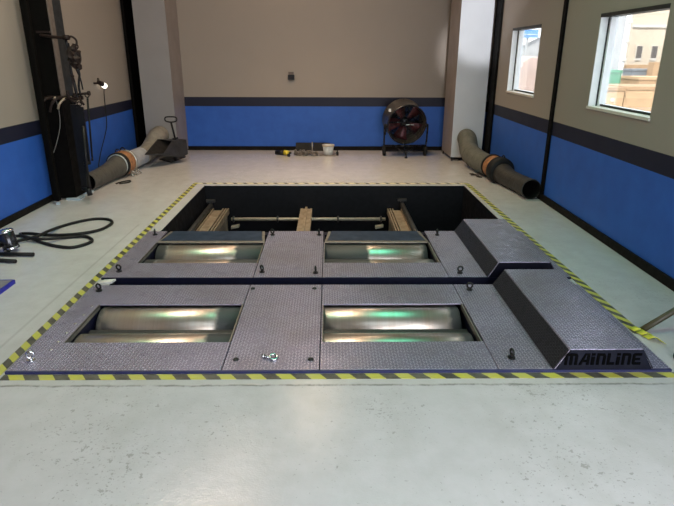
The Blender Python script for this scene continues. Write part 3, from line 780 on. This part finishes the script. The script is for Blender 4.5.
hk = thing('hook_bracket', 'upper hook bracket on the black column', 'bracket', (-2.9, 6.14, 1.72), 'hook brackets on the left column')
MB().sweep(spline([(-2.96, 6.17, 1.735), (-2.80, 6.12, 1.715), (-2.66, 6.10, 1.708)], 6), .016, 8).box(-3.0, -2.86, 6.165, 6.188, 1.755, 1.775).build('arm', M['rust_block'], hk)
MB().sweep(spline([(-2.66, 6.10, 1.708), (-2.615, 6.10, 1.72), (-2.575, 6.10, 1.69), (-2.575, 6.10, 1.645), (-2.60, 6.10, 1.63)], 6), .011, 8).cyl((-2.70, 6.10, 1.71), (-2.64, 6.10, 1.71), .024, n=10).build('hook', M['rust_block'], hk)
ht = thing('hoist_block', 'dark rusty block hanging from the upper hook bracket', 'hoist', (-2.61, 6.10, 1.52))
b_ = MB()
for dx, dz, s in ((0, .08, .05), (-.02, .03, .065), (.015, -.01, .06), (0, -.06, .055), (.03, -.09, .035), (-.04, -.03, .045), (.04, .04, .035)):
    b_.blob((-2.61+dx, 6.10, 1.52+dz), s*.75, s, s, .22)
b_.build('body', M['rust_block'], ht)
MB().torus((-2.585, 6.10, 1.625), (0, 1, 0), .022, .007, 14, 6).build('shackle', M['rust_block'], ht)
for k_, (a, b, lab) in enumerate((((-2.60, 6.10, 1.43), (-2.615, 6.12, 1.14), 'dark strap hanging straight below the hoist block'),
        ((-2.69, 6.13, 1.69), (-2.655, 6.13, 1.10), 'long dark strap slanting from upper to lower bracket'),
        ((-2.665, 6.12, 1.66), (-2.585, 6.12, 1.20), 'thin dark strap slanting behind the hoist block'))):
    pts = [Vector(a).lerp(Vector(b), s/4)+Vector((.012*math.sin(s*1.7+k_), 0, 0))*(0 < s < 4) for s in range(5)]
    tag(MB().sweep(spline(pts, 4), (.012, .014, .008)[k_], 8).build('hanging_strap', M['black']), lab, 'strap', 'straps hanging on the left column')

hr_ = thing('hook_rack', 'lower rack of many hooks on the black column', 'rack', (-2.85, 6.14, 1.12), 'hook brackets on the left column')
MB().box(-2.99, -2.62, 6.150, 6.188, 1.095, 1.135).cyl((-2.70, 6.14, 1.15), (-2.52, 6.10, 1.165), .013, n=8).cyl((-2.53, 6.10, 1.165), (-2.51, 6.10, 1.166), .024, n=10).build('bar', M['rust_block'], hr_)
for i, (x, y, dz, dx) in enumerate(((-2.96, 6.12, .06, -.04), (-2.90, 6.10, .03, .03), (-2.84, 6.09, -.05, -.05), (-2.78, 6.08, .05, .05), (-2.73, 6.07, -.09, -.08), (-2.68, 6.08, .06, .03), (-2.64, 6.08, -.05, .06), (-2.70, 6.05, .02, .08), (-2.80, 6.06, -.12, -.09), (-2.92, 6.07, -.04, -.06), (-2.75, 6.04, -.02, .10), (-2.66, 6.04, .10, -.03))):
    MB().sweep(spline([(x, 6.16, 1.12), (x+dx*.4, y, 1.115), (x+dx, y-.04, 1.10+dz*.4), (x+dx*1.3, y-.04, 1.10+dz)], 5), .0125, 8).build('hook', M[('rust_block', 'galv', 'rail')[(i*2) % 3] if i in (1, 4, 6) else 'rust_block'], hr_)
MB().sweep(spline([(-2.67, 6.14, 1.14), (-2.675, 6.12, 1.27), (-2.67, 6.11, 1.34)], 4), .012, 8).cyl((-2.67, 6.11, 1.33), (-2.67, 6.11, 1.345), .02, n=8).build('upright', M['rust_block'], hr_)
tags = (((-2.55, 6.12, 1.115), (-2.60, 6.14, .45), .0, 'thin dark bar hanging at the right end of the hook rack', .011),
        ((-2.685, 6.10, 1.05), (-2.72, 6.16, .12), .0, 'long black bar hanging nearest the column below the hook rack', .048),
        ((-2.615, 6.05, 1.03), (-2.635, 6.08, .42), 0, 'wide black bar hanging low in front of the blue wall', .036))
for a, b, _, lab, r_ in tags:
    m = MB()
    if r_ < .02: m.cyl(a, b, r_, r_*.85, n=10)
    else:
        A_, B_ = Vector(a), Vector(b); w_ = Vector((r_, 0, 0)); d_ = Vector((0, .012, 0))
        m.hexa([B_-w_-d_, B_+w_-d_, B_+w_+d_, B_-w_+d_], [A_-w_-d_, A_+w_-d_, A_+w_+d_, A_-w_+d_])
    m.torus(Vector(a)+Vector((0, 0, .03)), (0, 1, 0), .022, .006, 12, 6); m.cyl(Vector(b)+Vector((0, 0, .03)), b, r_*1.1, n=10)
    tag(m.build('hanging_bar', M['black']), lab, 'bar', 'bars hanging below the hook rack')
m = MB(); m.cyl((-2.585, 6.00, .84), (-2.63, 6.00, .14), .016, n=8); m.cyl((-2.63, 6.00, .17), (-2.62, 6.00, .095), .028, n=10)
tag(m.build('hanging_bar', M['black']), 'black bar with knobbed lower end reaching down to the hose mouth', 'bar', 'bars hanging below the hook rack')
tag(MB().sweep(spline([(-2.88, 6.12, 1.09), (-2.875, 6.13, .95), (-2.90, 6.14, .80), (-2.97, 6.12, .60), (-3.03, 6.10, .48)], 6), .0042, 6).build('cord', plain('grey_cord', (.16, .15, .14), .6)), 'thin grey cord looping down across the black column', 'cord')

lp = thing('work_lamp', 'small lit clamp lamp hanging on the left wall', 'lamp', (-3.06, 7.85, 1.18))
MB().torus((-3.055, 7.75, 1.23), (1, 0, 0), .024, .007, 14, 6).cyl((-3.06, 7.77, 1.20), (-3.05, 7.86, 1.175), .028, .034, n=12).box(-3.12, -3.06, 7.74, 7.78, 1.18, 1.20).build('clamp', M['rust_block'], lp)
MB().lathe((-3.05, 7.86, 1.172), (.15, 1, -.45), [(0, .03), (.03, .036), (.07, .034), (.085, .02), (.09, .001)], 16).build('bulb', M['bulb'], lp)
tag(MB().sweep(spline([(-3.06, 7.945, 1.14), (-3.085, 7.97, 1.05), (-3.09, 7.955, .83), (-3.09, 7.93, .63), (-3.09, 7.80, .48), (-3.08, 7.60, .33), (-3.07, 7.42, .14), (-3.03, 7.38, .006)], 6), .006, 6).build('lamp_cord', M['black']),
    'thin black cord hanging from the clamp lamp down the left wall', 'cord')

# ------------------------------------------------------------------ left foreground: hose loops, canister, plate
HZ = .014
hp = [(-2.95, 4.72, HZ), (-2.802, 4.798, HZ), (-2.656, 4.74, HZ), (-2.514, 4.627, HZ), (-2.334, 4.519, HZ), (-2.173, 4.479, HZ), (-2.082, 4.585, HZ), (-2.086, 4.682, HZ), (-2.186, 4.776, HZ),
      (-2.327, 4.753, HZ), (-2.44, 4.66, .03), (-2.52, 4.63, .04), (-2.66, 4.70, .03), (-2.80, 4.85, HZ), (-2.72, 4.87, HZ), (-2.525, 4.82, HZ), (-2.29, 4.83, .02), (-2.143, 4.963, HZ), (-2.098, 5.141, HZ), (-2.116, 5.243, HZ),
      (-2.188, 5.33, HZ), (-2.323, 5.348, HZ), (-2.446, 5.243, HZ), (-2.544, 5.076, HZ), (-2.555, 4.857, .035), (-2.575, 4.70, .04), (-2.751, 4.62, HZ), (-2.95, 4.52, HZ)]
tag(MB().sweep(spline(hp, 8), .0135, 10).build('air_hose', M['rubber']), 'black air hose lying in loops on the floor at left', 'hose')
cn = thing('canister_tool', 'chrome canister with black bar feet on the floor at left edge', 'tool', (-2.66, 4.5, 0))
tilt = Vector((-.22, .05, 1)).normalized(); cb = Vector((-2.645, 4.42, .02))
MB().lathe(cb, tilt, [(0, .001), (0, .055), (.01, .062), (.14, .062), (.15, .05)], 24).build('body', plain('dark_chrome', (.06, .06, .065), .22, .8), cn)
MB().lathe(cb+tilt*.145, tilt, [(0, .064), (.012, .066), (.022, .058), (.03, .03), (.03, .001)], 24).build('cap', M['chrome'], cn)
MB().lathe(cb+tilt*.0, tilt, [(.0, .064), (.012, .066), (.02, .063)], 24).build('bottom_ring', M['chrome'], cn)
MB().cyl((-2.68, 4.30, .018), (-2.40, 4.29, .018), .016, n=12).cyl((-2.64, 4.44, .05), (-2.66, 4.36, .02), .024, n=10).build('bar_foot', M['rubber'], cn)
MB().cyl((-2.80, 4.19, .018), (-2.46, 4.13, .018), .016, n=12).cyl((-2.72, 4.42, .06), (-2.78, 4.25, .03), .018, n=10).cyl((-2.70, 4.42, .10), (-2.95, 4.50, .14), .03, n=10).build('bar_foot', M['rubber'], cn)
pl = thing('ramp_plate', 'grey plate with bright blue edge at the far left', 'plate', (-2.6, 3.35, 0))
MB().box(-3.02, -2.262, 2.95, 3.715, .0, .028).build('plate', M['plate_top'], pl)
MB().box(-2.262, -2.25, 2.95, 3.715, 0, .030).box(-3.02, -2.25, 3.715, 3.722, 0, .030).build('blue_edge', M['plate_blue'], pl)

# right edge: leaning bar
tag(MB().cyl((1.866, 2.95, .016), (2.395, 3.13, .235), .019, n=12).build('leaning_bar', M['pole']), 'olive bar leaning from the floor to the right wall', 'bar')
tag(MB().cyl((1.89, 2.63, .02), (2.02, 2.61, .02), .018, n=10).cyl((1.872, 2.633, .02), (1.90, 2.629, .02), .020, n=10).build('cable_end', M['rubber']), 'black cable end on the floor at the right edge', 'cable')

# ------------------------------------------------------------------ the yard outside the windows
struct(MB().box(XO, 60, -20, 70, -.2, -.05).build('ground', M['yard']))
bd = thing('cream_building', 'cream rendered building across the yard', 'building', (16, 25, -.05))
MB().box(12.2, 26, 24, 32, -.05, 7).build('wall', M['facade'], bd)
MB().box(12.2, 26, 23.94, 24, 2.35+.3, 2.75).build('cornice', M['facade_trim'], bd)
for x in (12.50, 13.12, 14.6, 15.3):
    f = MB().box(x, x+.26, 23.96, 24.02, 1.40, 1.97).build('window', M['facade_trim'], bd)
    MB().box(x+.02, x+.24, 23.94, 23.965, 1.50, 1.95).build('pane', M['win_dark'], f)
gs = thing('grey_shed', 'grey clad shed with white corner post beside the cream building', 'building', (9.3, 22, -.05))
MB().box(8.2, 9.95, 20, 22.3, -.05, 3.6).build('cladding', M['grey_clad'], gs)
MB().box(9.92, 10.07, 19.95, 20.1, -.05, 3.6).build('corner_post', M['frame_white'], gs)
for z in (1.4, 2.0, 2.6): MB().box(9.93, 10.10, 19.90, 19.95, z, z+.10).build('bracket', M['facade_trim'], gs)
for (x0, x1, y0, y1, z1, mt, lab) in ((6.15, 6.68, 13.0, 13.8, .86, 'crate', 'tan carton with round mark seen through the nearer window'),
        (6.74, 8.2, 13.1, 14.4, .875, 'crate', 'long tan carton right of the marked carton outside'),
        (8.35, 10.4, 15.6, 16.6, 1.00, 'crate2', 'brown carton stacked farther back in the yard')):
    c = thing('carton', lab, 'carton', ((x0+x1)/2, (y0+y1)/2, -.05), 'cartons in the yard')
    MB().box(x0, x1, y0, y1, -.05, z1).build('box', M[mt], c, bevel=.01)
    MB().box(x0-.02, x1+.02, y0-.02, y1+.02, z1-.04, z1+.03).build('lid', M['crate2' if mt == 'crate' else 'crate'], c)
    if x0 < 6.5:
        MB().cyl((6.42, 12.99, .62), (6.42, 12.975, .62), .04, n=16).build('mark', M['plastic_white'], c)
tag(MB().box(7.72, 8.06, 16.0, 16.5, -.05, 1.20).box(7.70, 8.08, 15.98, 16.52, 1.12, 1.16).build('green_bin', M['green'], bevel=.01), 'green bin behind the cartons in the yard', 'bin')
tag(MB().box(9.9, 12.6, 19.0, 19.6, -.05, 1.17).box(9.88, 12.62, 18.98, 19.62, 1.10, 1.15).build('slate_bin', M['slate'], bevel=.01), 'blue-grey skip in front of the cream building', 'skip')
tag(MB().box(10.35, 11.2, 18.6, 18.95, -.05, 1.38).build('carton', M['crate2'], bevel=.01), 'small brown carton standing before the blue-grey skip', 'carton', 'cartons in the yard')
rk = thing('storage_rack', 'tan cartons on a long rack by the cream building', 'rack', (13.3, 22, -.05))
MB().box(11.0, 15.5, 22.2, 23.0, -.05, .75).build('shelf', M['slate'], rk)
MB().box(11.3, 15.3, 22.2, 22.9, .75, 1.25).build('load', M['crate2'], rk)
# what the far window shows
sg = thing('shop_sign', 'blue sign board on a post seen through the far window', 'sign', (6.7, 20, -.05))
MB().box(6.40, 7.03, 20, 20.06, 2.13, 2.38).build('board', M['sign_blue'], sg)
MB().box(6.45, 6.98, 19.985, 20, 2.22, 2.245).build('stripe', M['plastic_white'], sg)
MB().box(6.67, 6.74, 20.06, 20.12, -.05, 2.3).build('post', M['grey_clad'], sg)
ws = thing('white_shed', 'pale sloped shed beyond the far window', 'building', (7.6, 23, -.05))
MB().prism([(5.8, -.05), (9.6, -.05), (9.6, 2.6), (8.0, 2.25), (5.8, 1.15)], (0, 22.6, 0), (1, 0, 0), (0, 0, 1), (0, 1.2, 0)).build('wall', M['grey_clad'], ws)
MB().prism([(5.8, 1.15), (8.0, 2.25), (8.0, 2.35), (5.8, 1.25)], (0, 22.5, 0), (1, 0, 0), (0, 0, 1), (0, 1.4, 0)).build('roof', M['frame_white'], ws)
kk = thing('tarpaulin_heap', 'faded pink tarpaulin heap with white disc outside the far window', 'tarpaulin', (5.3, 15.5, -.05))
tb = MB(); prof = [(4.72, -.05), (4.80, .6), (4.92, 1.10), (5.04, 1.42), (5.25, 1.55), (5.6, 1.50), (5.8, -.05)]
tb.prism(prof, (0, 15.2, 0), (1, 0, 0), (0, 0, 1), (0, .9, 0)); tb.build('tarp', M['pink'], kk, bevel=.04)
MB().cyl((4.97, 15.20, .66), (4.97, 15.17, .66), .09, n=20).build('disc', M['plastic_white'], kk)

# ------------------------------------------------------------------ light
w = bpy.data.worlds.new('sky'); S.world = w; w.use_nodes = True
bg = w.node_tree.nodes['Background']; bg.inputs[0].default_value = (.80, .91, 1., 1); bg.inputs[1].default_value = 4.4
sun = bpy.data.lights.new('sun', 'SUN'); sun.energy = 12.; sun.angle = R(1.); sun.color = (1., .93, .82)
so = bpy.data.objects.new('sun', sun); COL.objects.link(so)
so.rotation_euler = Vector((.45, .65, -.90)).to_track_quat('-Z', 'Y').to_euler()

def area(name, loc, size, sizey, power, col, direction, portal=False):
    l = bpy.data.lights.new(name, 'AREA'); l.shape = 'RECTANGLE'; l.size = size; l.size_y = sizey
    l.energy = power; l.color = col
    if portal: l.cycles.is_portal = True
    o = bpy.data.objects.new(name, l); COL.objects.link(o); o.location = loc
    o.rotation_euler = Vector(direction).to_track_quat('-Z', 'Y').to_euler()
    return o
area('doorway_daylight', (XO+.01, (OY0+OY1)/2, OZ/2), OZ, OY1-OY0, 122, (.97, .94, 1.), (-1, 0, 0))
area('doorway_daylight', ((FX0+FX1)/2, YF-.16, 1.8), FX1-FX0, 3.6, 105, (1., .94, 1.), (0, 1, 0))
for (y0, y1, z0, z1) in WINS:
    area('window_daylight', (XO+.01, (y0+y1)/2, (z0+z1)/2), z1-z0, y1-y0, 1, (1, 1, 1), (-1, 0, 0), True)
for x, y, dx, dy, pw, sp, col in ((-.28, 8.6, .5, 1.5, 27, 165, (1., .72, .50)), (-1.3, 6.6, .6, 1.1, 15, 165, (1., .74, .56)), (-1.65, 4.9, .5, 1.4, 72, 165, (1., .77, .60)), (.0, 7.5, .7, .7, 34, 85, (1., .70, .45))):  # the last pair is added, to lift the left wall and far floor
    area('ceiling_tube_and_fill', (x, y, 4.3), dx, dy, pw, col, (0, 0, -1)).data.spread = R(sp)
area('roof_light', (-2.35, 4.5, 4.42), 1.0, 1.9, 12, (.14, 1., .66), (0, 0, -1)).data.spread = R(120)
area('roof_light', (.9, 4.4, 4.42), 1.8, 2.0, 22, (.14, 1., .66), (0, 0, -1)).data.spread = R(120)
area('roof_light', (.5, -.3, 4.42), 3.2, 1.2, 26, (.74, .90, 1.), (0, 0, -1)).data.spread = R(120)

sp = bpy.data.lights.new('duct_fill_spot', 'SPOT'); sp.energy = 1700; sp.color = (.97, .95, 1.); sp.spot_size = R(9.5); sp.spot_blend = .6; sp.shadow_soft_size = .08  # added narrow spot that brightens the right duct's front
so = bpy.data.objects.new('duct_fill_spot', sp); COL.objects.link(so); so.location = (1.2, 2.2, 4.2)
so.rotation_euler = (Vector((2.2, 8.66, 1.95))-Vector(so.location)).to_track_quat('-Z', 'Y').to_euler()

# ------------------------------------------------------------------ camera
cam = bpy.data.cameras.new('camera'); cam.sensor_width = 36.; cam.lens = 556.945/674*36; cam.clip_end = 200
co = bpy.data.objects.new('camera', cam); COL.objects.link(co)
Rv = Vector((0.9999039, -0.01338402, 0.00361501)); Uv = Vector((0.00107017, 0.33449177, 0.94239806)); Fv = Vector((0.01382226, 0.94230362, -0.33447395))
co.matrix_world = Matrix(((Rv.x, Uv.x, -Fv.x, 0), (Rv.y, Uv.y, -Fv.y, 0), (Rv.z, Uv.z, -Fv.z, 1.55), (0, 0, 0, 1)))
S.camera = co
S.view_settings.view_transform = 'Standard'; S.view_settings.look = 'None'
S.view_settings.gamma = 1.; S.view_settings.use_curve_mapping = False; S.view_settings.exposure = 0.
